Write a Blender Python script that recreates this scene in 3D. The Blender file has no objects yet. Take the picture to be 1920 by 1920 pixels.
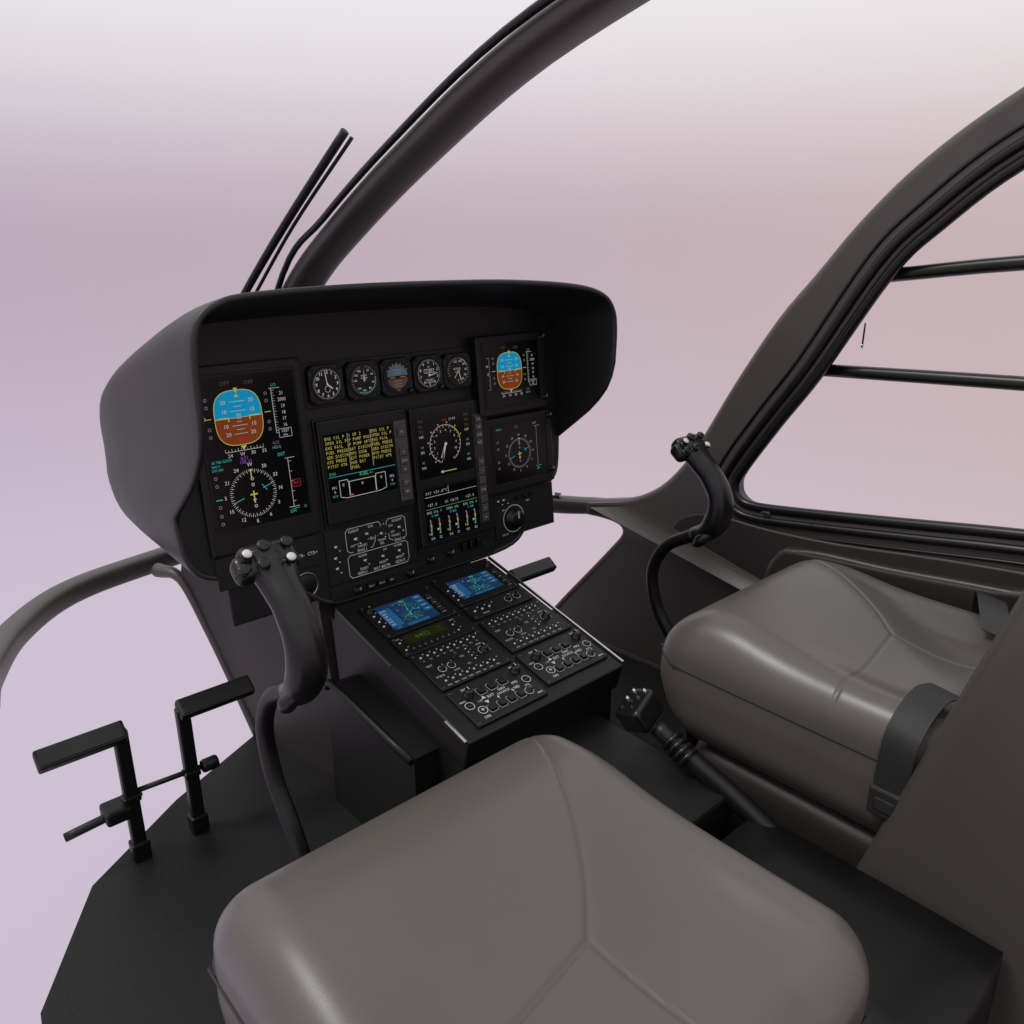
import bpy, bmesh, math, random
from mathutils import Vector, Matrix
from math import radians, sin, cos, pi
sc = bpy.context.scene
COL = sc.collection
sc.view_settings.view_transform = 'Standard'
sc.view_settings.look = 'None'
sc.view_settings.exposure = 0

# ------------------------------------------------------------------ materials
MATS = {}
def mat(name, col, rough=0.5, metal=0.0, emit=0.0, bump=0.0, scale=60.0, var=0.12, spec=0.5, coat=0.0):
    if name in MATS: return MATS[name]
    m = bpy.data.materials.new(name); m.use_nodes = True
    nt = m.node_tree; b = nt.nodes["Principled BSDF"]
    b.inputs["Metallic"].default_value = metal
    b.inputs["Specular IOR Level"].default_value = spec
    b.inputs["Coat Weight"].default_value = coat
    tc = nt.nodes.new("ShaderNodeTexCoord")
    nz = nt.nodes.new("ShaderNodeTexNoise"); nz.inputs["Scale"].default_value = 7.0; nz.inputs["Detail"].default_value = 5
    nt.links.new(tc.outputs["Object"], nz.inputs["Vector"])
    mx = nt.nodes.new("ShaderNodeMixRGB")
    mx.inputs[1].default_value = (*[c*(1-var) for c in col], 1)
    mx.inputs[2].default_value = (*[c*(1+var) for c in col], 1)
    nt.links.new(nz.outputs["Fac"], mx.inputs[0])
    nt.links.new(mx.outputs[0], b.inputs["Base Color"])
    mr = nt.nodes.new("ShaderNodeMapRange")
    mr.inputs["To Min"].default_value = max(0.03, rough-0.05); mr.inputs["To Max"].default_value = min(1, rough+0.05)
    nt.links.new(nz.outputs["Fac"], mr.inputs["Value"]); nt.links.new(mr.outputs[0], b.inputs["Roughness"])
    if emit > 0:
        b.inputs["Emission Color"].default_value = (*col, 1)
        b.inputs["Emission Strength"].default_value = emit
    if bump > 0:
        n2 = nt.nodes.new("ShaderNodeTexNoise"); n2.inputs["Scale"].default_value = scale; n2.inputs["Detail"].default_value = 3
        nt.links.new(tc.outputs["Object"], n2.inputs["Vector"])
        bp = nt.nodes.new("ShaderNodeBump"); bp.inputs["Strength"].default_value = bump; bp.inputs["Distance"].default_value = 0.002
        nt.links.new(n2.outputs["Fac"], bp.inputs["Height"]); nt.links.new(bp.outputs[0], b.inputs["Normal"])
    MATS[name] = m
    return m
mat("shell", (0.0135,0.0135,0.0130), 0.45, bump=0.08, scale=500, spec=0.42)
mat("panel", (0.0070,0.0070,0.0073), 0.55, bump=0.10, scale=600, spec=0.35)
mat("bezel", (0.0052,0.0052,0.0054), 0.45, bump=0.08, scale=600, spec=0.35)
mat("console", (0.0062,0.0058,0.0060), 0.5, bump=0.1, scale=500, spec=0.32)
mat("glass", (0.002,0.002,0.0022), 0.20, spec=0.22)
mat("dial", (0.004,0.004,0.004), 0.4, spec=0.3)
mat("blackplastic", (0.0055,0.0055,0.006), 0.30, bump=0.04, scale=300, spec=0.40)
mat("rubber", (0.0042,0.0042,0.0046), 0.44, spec=0.35)
mat("button", (0.022,0.021,0.022), 0.4)
mat("strip", (0.060,0.056,0.057), 0.4)
mat("metal", (0.55,0.54,0.53), 0.22, metal=1.0)
mat("brightcap", (0.62,0.62,0.61), 0.22, metal=0.5)
mat("cap_white", (0.55,0.55,0.54), 0.35)
mat("frame", (0.060,0.051,0.049), 0.42, bump=0.06, scale=300)
mat("frame_dark", (0.023,0.018,0.0175), 0.5, bump=0.06, scale=300)
mat("seal", (0.0045,0.0045,0.005), 0.33, spec=0.4)
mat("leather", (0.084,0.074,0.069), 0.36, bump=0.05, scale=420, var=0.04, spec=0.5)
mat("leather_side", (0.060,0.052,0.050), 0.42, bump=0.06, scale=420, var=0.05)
mat("stitch", (0.02,0.017,0.016), 0.7)
mat("belt", (0.013,0.0125,0.0125), 0.6, bump=0.3, scale=700)
mat("floor", (0.008,0.0072,0.0072), 0.6, bump=0.3, scale=120, spec=0.28)
E = 0.55
mat("t_white", (0.40,0.40,0.39), 0.5, emit=0.55, var=0, spec=.1)
mat("t_grey", (0.21,0.21,0.21), 0.5, emit=0.5, var=0, spec=.1)
mat("t_print", (0.46,0.46,0.45), 0.6, emit=0.08, var=0, spec=.2)
mat("t_cyan", (0.03,0.37,0.37), 0.5, emit=E, var=0, spec=.1)
mat("t_blue", (0.004,0.21,0.38), 0.5, emit=0.75, var=0.02, spec=.05)
mat("t_brown", (0.140,0.031,0.008), 0.5, emit=0.75, var=0.02, spec=.05)
mat("m_blue", (0.05,0.09,0.13), 0.5, emit=0.4, var=0.02)
mat("m_brown", (0.06,0.03,0.022), 0.5, emit=0.4, var=0.02)
mat("t_yellow", (0.44,0.39,0.08), 0.5, emit=E, var=0, spec=.1)
mat("t_dimyel", (0.10,0.055,0.025), 0.5, emit=0.5, var=0, spec=.1)
mat("t_green", (0.05,0.32,0.13), 0.5, emit=E, var=0, spec=.1)
mat("t_mag", (0.20,0.07,0.28), 0.5, emit=E, var=0, spec=.1)
mat("t_red", (0.32,0.02,0.02), 0.5, emit=E, var=0, spec=.1)
mat("t_orange", (0.40,0.12,0.02), 0.5, emit=E, var=0, spec=.1)
mat("map_blue", (0.008,0.026,0.072), 0.4, emit=0.6, var=0.6, spec=.2)
mat("map_land", (0.010,0.045,0.075), 0.4, emit=0.6, var=0.3, spec=.2)
mat("map_mid", (0.012,0.075,0.17), 0.4, emit=0.6, var=0.3, spec=.2)
mat("lcd", (0.011,0.017,0.003), 0.35, emit=0.3, var=0.1, spec=.2)
mat("lcd_ink", (0.045,0.070,0.008), 0.4, emit=0.45, var=0, spec=.2)

# ------------------------------------------------------------------ mesh builder
TXT = {}
def text_mesh(s, bold=0.0):
    k = (s, bold)
    if k in TXT: return TXT[k]
    c = bpy.data.curves.new("txt", "FONT"); c.body = s; c.size = 1.0; c.align_x = 'CENTER'; c.align_y = 'CENTER'
    c.resolution_u = 2; c.offset = bold
    o = bpy.data.objects.new("txt", c); COL.objects.link(o)
    bpy.context.view_layer.update()
    dg = bpy.context.evaluated_depsgraph_get()
    me = bpy.data.meshes.new_from_object(o.evaluated_get(dg))
    r = ([v.co.copy() for v in me.vertices], [tuple(p.vertices) for p in me.polygons])
    bpy.data.objects.remove(o); bpy.data.curves.remove(c); bpy.data.meshes.remove(me)
    TXT[k] = r
    return r

class MB:
    def __init__(self): self.v=[]; self.f=[]; self.m=[]; self.s=[]; self.mats=[]
    def mi(self, n):
        if n not in self.mats: self.mats.append(n)
        return self.mats.index(n)
    def add(self, vs, fs, m, smooth=False, M=None):
        b = len(self.v)
        for p in vs:
            p = Vector(p)
            self.v.append(M @ p if M else p)
        i = self.mi(m)
        for f in fs:
            self.f.append([b+k for k in f]); self.m.append(i); self.s.append(smooth)
    def poly(self, pts, w, m): self.add([(x,y,w) for x,y in pts], [list(range(len(pts)))], m)
    def rect(self, u0,u1,v0,v1,w,m): self.poly([(u0,v0),(u1,v0),(u1,v1),(u0,v1)], w, m)
    def line(self, a, b, t, w, m):
        dx,dy=b[0]-a[0],b[1]-a[1]; L=math.hypot(dx,dy) or 1; nx,ny=-dy/L*t/2,dx/L*t/2
        self.poly([(a[0]-nx,a[1]-ny),(b[0]-nx,b[1]-ny),(b[0]+nx,b[1]+ny),(a[0]+nx,a[1]+ny)], w, m)
    def path(self, pts, t, w, m, closed=False):
        n=len(pts)
        for i in range(n if closed else n-1): self.line(pts[i], pts[(i+1)%n], t, w, m)
    def disc(self, c, r, w, m, n=32, a0=0, a1=2*pi):
        if a1-a0 > 6.28: pts=[(c[0]+r*cos(2*pi*i/n), c[1]+r*sin(2*pi*i/n)) for i in range(n)]
        else: pts=[(c[0],c[1])]+[(c[0]+r*cos(a0+(a1-a0)*i/n), c[1]+r*sin(a0+(a1-a0)*i/n)) for i in range(n+1)]
        self.poly(pts, w, m)
    def ring(self, c, r, t, w, m, n=36, a0=0, a1=2*pi):
        vs=[]; fs=[]
        for i in range(n+1):
            a=a0+(a1-a0)*i/n
            vs += [(c[0]+(r-t/2)*cos(a),c[1]+(r-t/2)*sin(a),w),(c[0]+(r+t/2)*cos(a),c[1]+(r+t/2)*sin(a),w)]
        for i in range(n): fs.append([2*i,2*i+1,2*i+3,2*i+2])
        self.add(vs,fs,m)
    def text(self, s, u, v, size, w, m, rot=0, bold=0.0, sx=1.0):
        vs,fs = text_mesh(s, bold)
        c,q = cos(rot),sin(rot)
        self.add([(u+size*(p.x*sx*c-p.y*q), v+size*(p.x*sx*q+p.y*c), w) for p in vs], fs, m)
    def mono(self, s, u, v, size, adv, w, m, bold=0.0):
        for i,ch in enumerate(s):
            if ch==" ": continue
            vs,_=text_mesh(ch,bold); wd=(max(p.x for p in vs)-min(p.x for p in vs))*size
            sx=min(1.25,max(.5,adv*.72/wd)) if ch not in "I1.:-+" else 1.0
            vs,fs=text_mesh(ch,bold); xm=(max(p.x for p in vs)+min(p.x for p in vs))/2
            self.add([(u+adv*(i+.5)+size*(p.x-xm)*sx, v+size*(p.y), w) for p in vs],fs,m)
    def bm(self, bm, m, M=None, smooth=False):
        bm.verts.index_update()
        self.add([v.co for v in bm.verts], [[v.index for v in f.verts] for f in bm.faces], m, smooth, M)
        bm.free()
    def box(self, c, s, m, bev=0.0, M=None, seg=2):
        b = bmesh.new(); bmesh.ops.create_cube(b, size=1)
        for v in b.verts: v.co = Vector((v.co.x*s[0], v.co.y*s[1], v.co.z*s[2]))
        bev=min(bev, min(s)*.45)
        if bev>0: bmesh.ops.bevel(b, geom=b.edges[:], offset=bev, segments=seg, affect='EDGES', profile=0.5)
        T = Matrix.Translation(c)
        self.bm(b, m, (M@T) if M else T)
    def lathe(self, prof, m, M=None, n=20, smooth=True):
        vs=[];fs=[]
        for r,h in prof:
            for i in range(n): a=2*pi*i/n; vs.append((r*cos(a),r*sin(a),h))
        for j in range(len(prof)-1):
            for i in range(n): fs.append([j*n+i,j*n+(i+1)%n,(j+1)*n+(i+1)%n,(j+1)*n+i])
        fs.append([(len(prof)-1)*n+i for i in range(n)])
        self.add(vs,fs,m,smooth,M)
    def sweep(self, pts, rad, m, n=14, closed=False, up=None, sub=6, caps=True, sq=1.0):
        P,Rr = smooth_path(pts, rad, sub, closed)
        N=len(P); vs=[]; fs=[]
        prev=None
        for i in range(N):
            if closed: t=(P[(i+1)%N]-P[i-1]).normalized()
            else: t=(P[min(i+1,N-1)]-P[max(i-1,0)]).normalized()
            if up is not None: side=t.cross(Vector(up)).normalized()
            else:
                if prev is None:
                    a=Vector((0,0,1)) if abs(t.z)<0.9 else Vector((1,0,0))
                    side=t.cross(a).normalized()
                else: side=(prev-t*prev.dot(t)).normalized()
            prev=side; nn=side.cross(t).normalized()
            rx,ry = Rr[i] if isinstance(Rr[i],tuple) else (Rr[i],Rr[i])
            for k in range(n):
                a=2*pi*k/n; ca,sa=cos(a),sin(a)
                ex=1.0/sq
                cx=math.copysign(abs(ca)**ex,ca); sy=math.copysign(abs(sa)**ex,sa)
                vs.append(P[i]+side*cx*rx+nn*sy*ry)
        for i in range(N if closed else N-1):
            j=(i+1)%N
            for k in range(n): fs.append([i*n+k,i*n+(k+1)%n,j*n+(k+1)%n,j*n+k])
        if caps and not closed:
            fs.append(list(range(n))[::-1]); fs.append([(N-1)*n+k for k in range(n)])
        self.add(vs,fs,m,True)
    def rbox(self, c, h, r, m, n=(24,24,12), fn=None, M=None):
        bm=bmesh.new(); idx={}
        def V(p):
            k=(round(p[0],6),round(p[1],6),round(p[2],6))
            if k not in idx:
                q=Vector((max(-h[0]+r,min(h[0]-r,p[0])),max(-h[1]+r,min(h[1]-r,p[1])),max(-h[2]+r,min(h[2]-r,p[2]))))
                d=Vector(p)-q
                o=q+d.normalized()*r if d.length>1e-9 else Vector(p)
                if fn: o=Vector(fn(o.x,o.y,o.z))
                idx[k]=bm.verts.new(o+Vector(c))
            return idx[k]
        for ax in range(3):
            a,b=[i for i in range(3) if i!=ax]
            for s in (-1,1):
                for i in range(n[a]):
                    for j in range(n[b]):
                        q=[]
                        for (ii,jj) in ((i,j),(i+1,j),(i+1,j+1),(i,j+1)):
                            p=[0,0,0]; p[ax]=s*h[ax]; p[a]=-h[a]+2*h[a]*ii/n[a]; p[b]=-h[b]+2*h[b]*jj/n[b]
                            q.append(V(p))
                        try: bm.faces.new(q)
                        except Exception: pass
        bmesh.ops.recalc_face_normals(bm, faces=bm.faces[:])
        self.bm(bm,m,M,True)
    def obj(self, name, parent=None, M=None, label=None):
        me=bpy.data.meshes.new(name)
        me.from_pydata([tuple(v) for v in self.v],[],self.f)
        for n in self.mats: me.materials.append(MATS[n])
        me.polygons.foreach_set("material_index", self.m); me.polygons.foreach_set("use_smooth", self.s)
        me.update()
        return place(bpy.data.objects.new(name, me), parent, M, label)

def smooth_path(pts, rad, sub, closed):
    P=[Vector(p) for p in pts]; n=len(P)
    if not isinstance(rad,(list,)): rad=[rad]*n
    out=[];ro=[]
    def lerp(a,b,t):
        if isinstance(a,tuple): return tuple(a[k]*(1-t)+b[k]*t for k in range(len(a)))
        return a*(1-t)+b*t
    if n==2 or sub<=1: return P,list(rad)
    segs=n if closed else n-1
    for i in range(segs):
        p1=P[i];p2=P[(i+1)%n]
        p0=P[i-1] if (closed or i>0) else p1*2-p2
        p3=P[(i+2)%n] if (closed or i+2<n) else p2*2-p1
        for k in range(sub):
            t=k/sub
            out.append(0.5*((2*p1)+(p2-p0)*t+(2*p0-5*p1+4*p2-p3)*t*t+(3*p1-p0-3*p2+p3)*t**3))
            ro.append(lerp(rad[i],rad[(i+1)%n],t))
    if not closed: out.append(P[-1]); ro.append(rad[-1])
    return out,ro

WM={}
def place(o, parent=None, M=None, label=None):
    COL.objects.link(o)
    M = M if M is not None else Matrix.Identity(4)
    WM[o.name]=M
    if parent:
        o.parent=parent
        o.matrix_local = WM[parent.name].inverted() @ M
    else: o.matrix_local = M
    if label: o["label"]=label
    return o
def thing(name, loc, label, category, group=None):
    e=bpy.data.objects.new(name,None); e.empty_display_size=0.1
    place(e, None, Matrix.Translation(loc))
    e["label"]=label; e["category"]=category
    if group: e["group"]=group
    return e
T=Matrix.Translation
def tag(o,label,cat,group=None):
    o["label"]=label;o["category"]=cat
    if group:o["group"]=group

def plate(mb, outlines, ext, bev, m, M, res=4):
    c=bpy.data.curves.new("pl","CURVE"); c.dimensions='2D'; c.fill_mode='BOTH'; c.extrude=ext; c.bevel_depth=bev; c.bevel_resolution=res
    c.offset=-bev
    for ol in outlines:
        s=c.splines.new('POLY'); s.points.add(len(ol)-1)
        for i,p in enumerate(ol): s.points[i].co=(p[0],p[1],0,1)
        s.use_cyclic_u=True
    o=bpy.data.objects.new("pl",c); COL.objects.link(o); bpy.context.view_layer.update()
    me=bpy.data.meshes.new_from_object(o.evaluated_get(bpy.context.evaluated_depsgraph_get()))
    mb.add([v.co.copy() for v in me.vertices],[tuple(p.vertices) for p in me.polygons],m,False,M)
    bpy.data.objects.remove(o); bpy.data.curves.remove(c); bpy.data.meshes.remove(me)
def cr2(pts, sub=5, closed=True):
    P,_=smooth_path([(p[0],p[1],0) for p in pts],0.0,sub,closed)
    return [(p.x,p.y) for p in P]

# ------------------------------------------------------------------ frames
tau=radians(6)
PO=Vector((.94,1.445,.85)); PU=Vector((0,sin(tau),cos(tau))); PN=Vector((0,-cos(tau),sin(tau)))
def frame(O,X,U,N):
    return Matrix(((X[0],U[0],N[0],O[0]),(X[1],U[1],N[1],O[1]),(X[2],U[2],N[2],O[2]),(0,0,0,1)))
PF=frame(PO,(1,0,0),PU,PN)
cl=math.hypot(.435,.108)
CO=Vector((.943,.935,.33)); CU=Vector((0,.435/cl,.108/cl)); CN=Vector((0,-.108/cl,.435/cl))
CF=frame(CO,(1,0,0),CU,CN)
def pl(u,v,w=0): return PF@T((u,v,w))
def cn(u,v,w=0): return CF@T((u,v,w))
def ypan(z): return 1.445+math.tan(tau)*(z-.85)

# ================================================================== INSTRUMENT PANEL
IP=thing("instrument_panel",(.94,1.5,.42),"matte black helicopter instrument panel under a deep curved glareshield hood","instrument panel")
prof=[(-.45,.556),(-.474,.60),(-.48,.68),(-.479,.75),(-.478,.83),(-.478,.96),(-.466,1.035),(-.425,1.068),(-.36,1.079),(-.2,1.085),(0,1.086),(.2,1.082),(.38,1.068),(.468,1.046),(.507,1.01),(.518,.96),(.517,.885),(.516,.82),(.515,.76),(.514,.715),(.512,.677),(.50,.60),(.475,.567),(.405,.535),(.37,.46),(.30,.425),(.1,.42),(-.1,.42),(-.19,.425),(-.25,.465),(-.323,.522),(-.40,.538)]
def interp(tab,x):
    if x<=tab[0][0]: return tab[0][1]
    for (a,b),(c,d) in zip(tab,tab[1:]):
        if x<=c: return b+(d-b)*(x-a)/(c-a)
    return tab[-1][1]
def sinterp(tab,x,h=.035): return sum(interp(tab,x+h*k/3) for k in range(-3,4))/7
YF=[(.42,1.398),(.60,1.418),(.677,1.428),(.70,1.40),(.73,1.362),(.76,1.325),(.79,1.295),(.82,1.272),(.85,1.258),(.885,1.25),(1.2,1.25)]
def yfront(z): return interp(YF,z)
D=cr2(prof,4)
YE=2.08
KT=[(1.0,1),(1.25,1),(1.35,.965),(1.46,.895),(1.62,.78),(1.76,.665),(1.89,.53),(1.98,.39),(2.05,.26),(2.08,.17)]
KB=[(1.0,1),(1.86,1),(1.95,.85),(2.03,.6),(2.08,.25)]
KU=[(1.0,1),(1.74,1),(1.87,.988),(1.97,.95),(2.03,.88),(2.08,.78)]
shell=MB(); n=len(D)
def nrm(i):
    a=D[i-1];b=D[(i+1)%n];dx,dy=b[0]-a[0],b[1]-a[1];L=math.hypot(dx,dy) or 1
    return (dy/L,-dx/L)
def off(i,d):
    nx,ny=nrm(i); return (D[i][0]+nx*d, D[i][1]+ny*d)
def ring(fn): return [fn(i) for i in range(n)]
def rr(i,d,yo):
    u,z=off(i,d); return Vector((.94+u, yfront(D[i][1])+yo, z))
def kz(z,y): return .62+(z-.62)*sinterp(KT,y) if z>.62 else z
def inner(i,t=1.0):
    u,z=off(i,.013)
    y0=yfront(D[i][1])+.006; y1=max(ypan(z)+.012,y0+.006); y=y0+(y1-y0)*t
    return Vector((.94+u, y, kz(z,y)-(.004*t if z>.9 else 0)))
rings=[ring(lambda i:inner(i,1)), ring(lambda i:inner(i,.66)), ring(lambda i:inner(i,.33)), ring(lambda i:rr(i,.0125,.006)), ring(lambda i:rr(i,.0105,.001)), ring(lambda i:rr(i,.007,-.001)), ring(lambda i:rr(i,.003,-.0006)), ring(lambda i:rr(i,.0006,.002)), ring(lambda i:rr(i,.0,.005))]
NS=28
for j in range(1,NS+1):
    a=j/NS
    def f(i,a=a):
        u,z=D[i]; y0=yfront(z)+.005; y=y0+(YE-y0)*a
        k=sinterp(KT,y) if z>.62 else sinterp(KB,y)
        return Vector((.94+.02*a+u*sinterp(KU,y), y, .62+(z-.62)*k))
    rings.append(ring(f))
vs=[p for r in rings for p in r]; fs=[]
for j in range(len(rings)-1):
    for i in range(n): fs.append([j*n+i,(j+1)*n+i,(j+1)*n+(i+1)%n,j*n+(i+1)%n])
last=rings[-1]; cc=sum(last,Vector())/n
vs.append(cc+Vector((0,.02,0))); ci=len(vs)-1
for i in range(n): fs.append([(len(rings)-1)*n+i,ci,(len(rings)-1)*n+(i+1)%n])
shell.add(vs,fs,"shell",True)
shell.obj("glareshield_hood",IP)
fp=MB()
pts=[]
for i in range(n):
    u,z=off(i,.008); z=kz(z,ypan(z)); pts.append((u,(z-.85)/cos(tau)))
fp.poly(pts,0,"panel")
for (u0,u1,v0,v1,h) in [(-.20,.235,-.012,.078,.004),(-.185,.036,-.262,-.034,.006),(-.190,.030,-.385,-.268,.004),(.040,.262,-.372,-.040,.007),(.270,.47,-.395,-.285,.004),(-.42,-.205,-.330,-.266,.004),(-.19,.262,-.424,-.392,.003)]:
    fp.box(((u0+u1)/2,(v0+v1)/2,h/2),(u1-u0,v1-v0,h),"panel",.0015)
sp=fp; w=.0048
def rpath(u0,u1,v0,v1,r=.006): return [(u0+r,v0),(u1-r,v0),(u1,v0+r),(u1,v1-r),(u1-r,v1),(u0+r,v1),(u0,v1-r),(u0,v0+r)]
sp.path([(-.060,-.272),(-.136,-.272),(-.142,-.278),(-.142,-.318),(-.136,-.324),(-.128,-.324)],.0013,w,"t_print")
sp.path([(-.086,-.324),(-.080,-.324),(-.076,-.318),(-.072,-.312),(-.070,-.300)],.0013,w,"t_print")
sp.path([(-.060,-.272),(-.055,-.278),(-.055,-.284)],.0013,w,"t_print")
sp.path([(-.040,-.284),(-.040,-.278),(-.034,-.272),(.002,-.272),(.009,-.278),(.009,-.318),(.003,-.324)],.0013,w,"t_print")
sp.path([(-.026,-.322),(-.036,-.316),(-.036,-.304)],.0013,w,"t_print")
sp.path([(-.137,-.330),(.004,-.330)],.0013,w,"t_print")
sp.path([(.004,-.330),(.010,-.336),(.010,-.372),(.004,-.380),(-.137,-.380),(-.143,-.374),(-.143,-.336),(-.137,-.330)],.0013,w,"t_print")
for u,v in ((-.119,-.297),(-.083,-.292)): sp.path([(u-.007,v-.012),(u+.007,v-.012)],.0009,w,"t_print")
for s,u,v,z in (("FLIGHT",-.122,-.279,.0080),("ON",-.080,-.278,.0080),("FLIGHT",-.012,-.279,.0080),("ON",-.030,-.288,.0070),("A",-.047,-.280,.006),("OFF",-.128,-.311,.0062),("OFF",-.078,-.306,.0062),("FADEC",-.104,-.315,.0078),("OFF",-.026,-.303,.0062),("FADEC",-.018,-.312,.0075),
    ("ENG I",-.106,-.3245,.0092),("ENG II",-.010,-.3235,.0092),("TRAIN",-.055,-.314,.0072),("SEL",-.055,-.3215,.0078),("1",-.064,-.303,.006),("2",-.044,-.303,.006),("NORM",-.107,-.337,.0070),("NORM",-.016,-.336,.0070),("RESET",-.106,-.366,.0078),("RESET",-.058,-.364,.0074),("RESET",-.014,-.363,.0078),("OFF",-.050,-.337,.006),
    ("GEN I",-.112,-.3745,.0094),("BAT MSTR",-.062,-.3745,.0094),("GEN II",-.014,-.3735,.0094),("CTR-",-.250,-.302,.0095),("CTR+",-.221,-.302,.0095),("INST LT",.300,-.388,.006),("OFF",.298,-.325,.006),("TEST",.38,-.316,.006)):
    sp.text(s,u,v,z,w,"t_print",bold=.012)
sp.ring((.330,-.352),.034,.0018,.0048,"t_print",40)
fp.obj("face_plate",IP,PF)

W0=.0006
def rose(g,c,r,w,sz=.010,m="t_white"):
    for k in range(72):
        a=pi/2-2*pi*k/72; L=.09 if k%2 else .15
        g.line((c[0]+r*cos(a),c[1]+r*sin(a)),(c[0]+r*(1-L)*cos(a),c[1]+r*(1-L)*sin(a)),.0007 if k%2 else .0010,w,m)
    for k,s in enumerate(["W","30","33","N","3","6","E","12","15","S","21","24"]):
        a=pi/2-2*pi*k/12
        g.text(s,c[0]+r*1.19*cos(a),c[1]+r*1.19*sin(a),sz,w,m,bold=.005)
    g.line((c[0],c[1]+r*.10),(c[0],c[1]-r*.42),r*.05,w,"t_yellow"); g.line((c[0]-r*.16,c[1]-r*.05),(c[0]+r*.16,c[1]-r*.05),r*.055,w+.0003,"t_yellow")
    g.line((c[0]-r*.07,c[1]-r*.28),(c[0]+r*.07,c[1]-r*.28),r*.05,w+.0003,"t_yellow")
    for t in (.35,-.55,.6): g.ring((c[0]+.02*r,c[1]+t*r),r*.055,r*.025,w,m,14)
    a=radians(18)
    for s in (1,-1):
        g.line((c[0]+s*r*.45*cos(a),c[1]+s*r*.45*sin(a)),(c[0]+s*r*.92*cos(a),c[1]+s*r*.92*sin(a)),r*.025,w+.0002,"t_cyan")
    g.line((c[0]+r*.42*cos(a),c[1]+r*.30),(c[0]+r*.62*cos(a),c[1]+r*.02),r*.025,w,"t_cyan")
    g.line((c[0],c[1]+r*.62),(c[0],c[1]+r*.95),r*.04,w,"t_yellow")
    g.poly([(c[0]-r*.07,c[1]+r*1.0),(c[0]+r*.07,c[1]+r*1.0),(c[0],c[1]+r*.86)],w+.0004,"t_yellow")
def sup(c,hw,hh,e=3.0,n=44,a0=0,a1=2*pi):
    o=[]
    for i in range(n+1):
        a=a0+(a1-a0)*i/n; ca,sa=cos(a),sin(a)
        o.append((c[0]+hw*math.copysign(abs(ca)**(2/e),ca), c[1]+hh*math.copysign(abs(sa)**(2/e),sa)))
    return o
def attitude(g,c,s):
    hw,hh=.046*s,.051*s
    g.poly(sup(c,hw,hh,3,24,0,pi),W0,"t_blue"); g.poly(sup(c,hw,hh,3,24,pi,2*pi),W0,"t_brown")
    g.path(sup(c,hw,hh,3,44)[:-1],.0014*s,W0*2,"t_yellow",True)
    g.line((c[0]-hw,c[1]),(c[0]+hw,c[1]),.0010*s,W0*2,"t_white")
    z=W0*2.2
    for dy,w_,lab in ((.030,.030,"20"),(.021,.016,None),(.0125,.030,"10"),(-.0145,.030,"10"),(-.022,.016,None),(-.030,.026,"20"),(-.0075,.010,None),(.0065,.010,None)):
        g.line((c[0]-w_*s/2,c[1]+dy*s),(c[0]+w_*s/2,c[1]+dy*s),.0009*s,z,"t_white")
        if lab:
            for q in (-1,1): g.text(lab,c[0]+q*(.027 if dy!=-.030 else .024)*s,c[1]+dy*s,.0105*s,z,"t_white")
    for q in (-1,1):
        g.line((c[0]+q*.040*s,c[1]+.001*s),(c[0]+q*.020*s,c[1]+.001*s),.0026*s,z+W0,"t_yellow")
        g.line((c[0]+q*.0205*s,c[1]+.0005*s),(c[0]+q*.0205*s,c[1]-.006*s),.0020*s,z+W0,"t_yellow")
    g.path([(c[0]-.003*s,c[1]-.002*s),(c[0]+.003*s,c[1]-.002*s),(c[0]+.003*s,c[1]+.004*s),(c[0]-.003*s,c[1]+.004*s)],.001*s,z+W0,"t_yellow",True)
    g.poly([(c[0]-.004*s,c[1]+hh+.004*s),(c[0]+.004*s,c[1]+hh+.004*s),(c[0],c[1]+hh-.006*s)],z+W0*2,"t_yellow")
    g.poly([(c[0]-.004*s,c[1]+hh-.013*s),(c[0]+.004*s,c[1]+hh-.013*s),(c[0],c[1]+hh-.007*s)],z+W0*2,"t_yellow")
    g.text("DEC",c[0]+.001*s,c[1]-.042*s,.011*s,z,"t_red",bold=.02)
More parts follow.
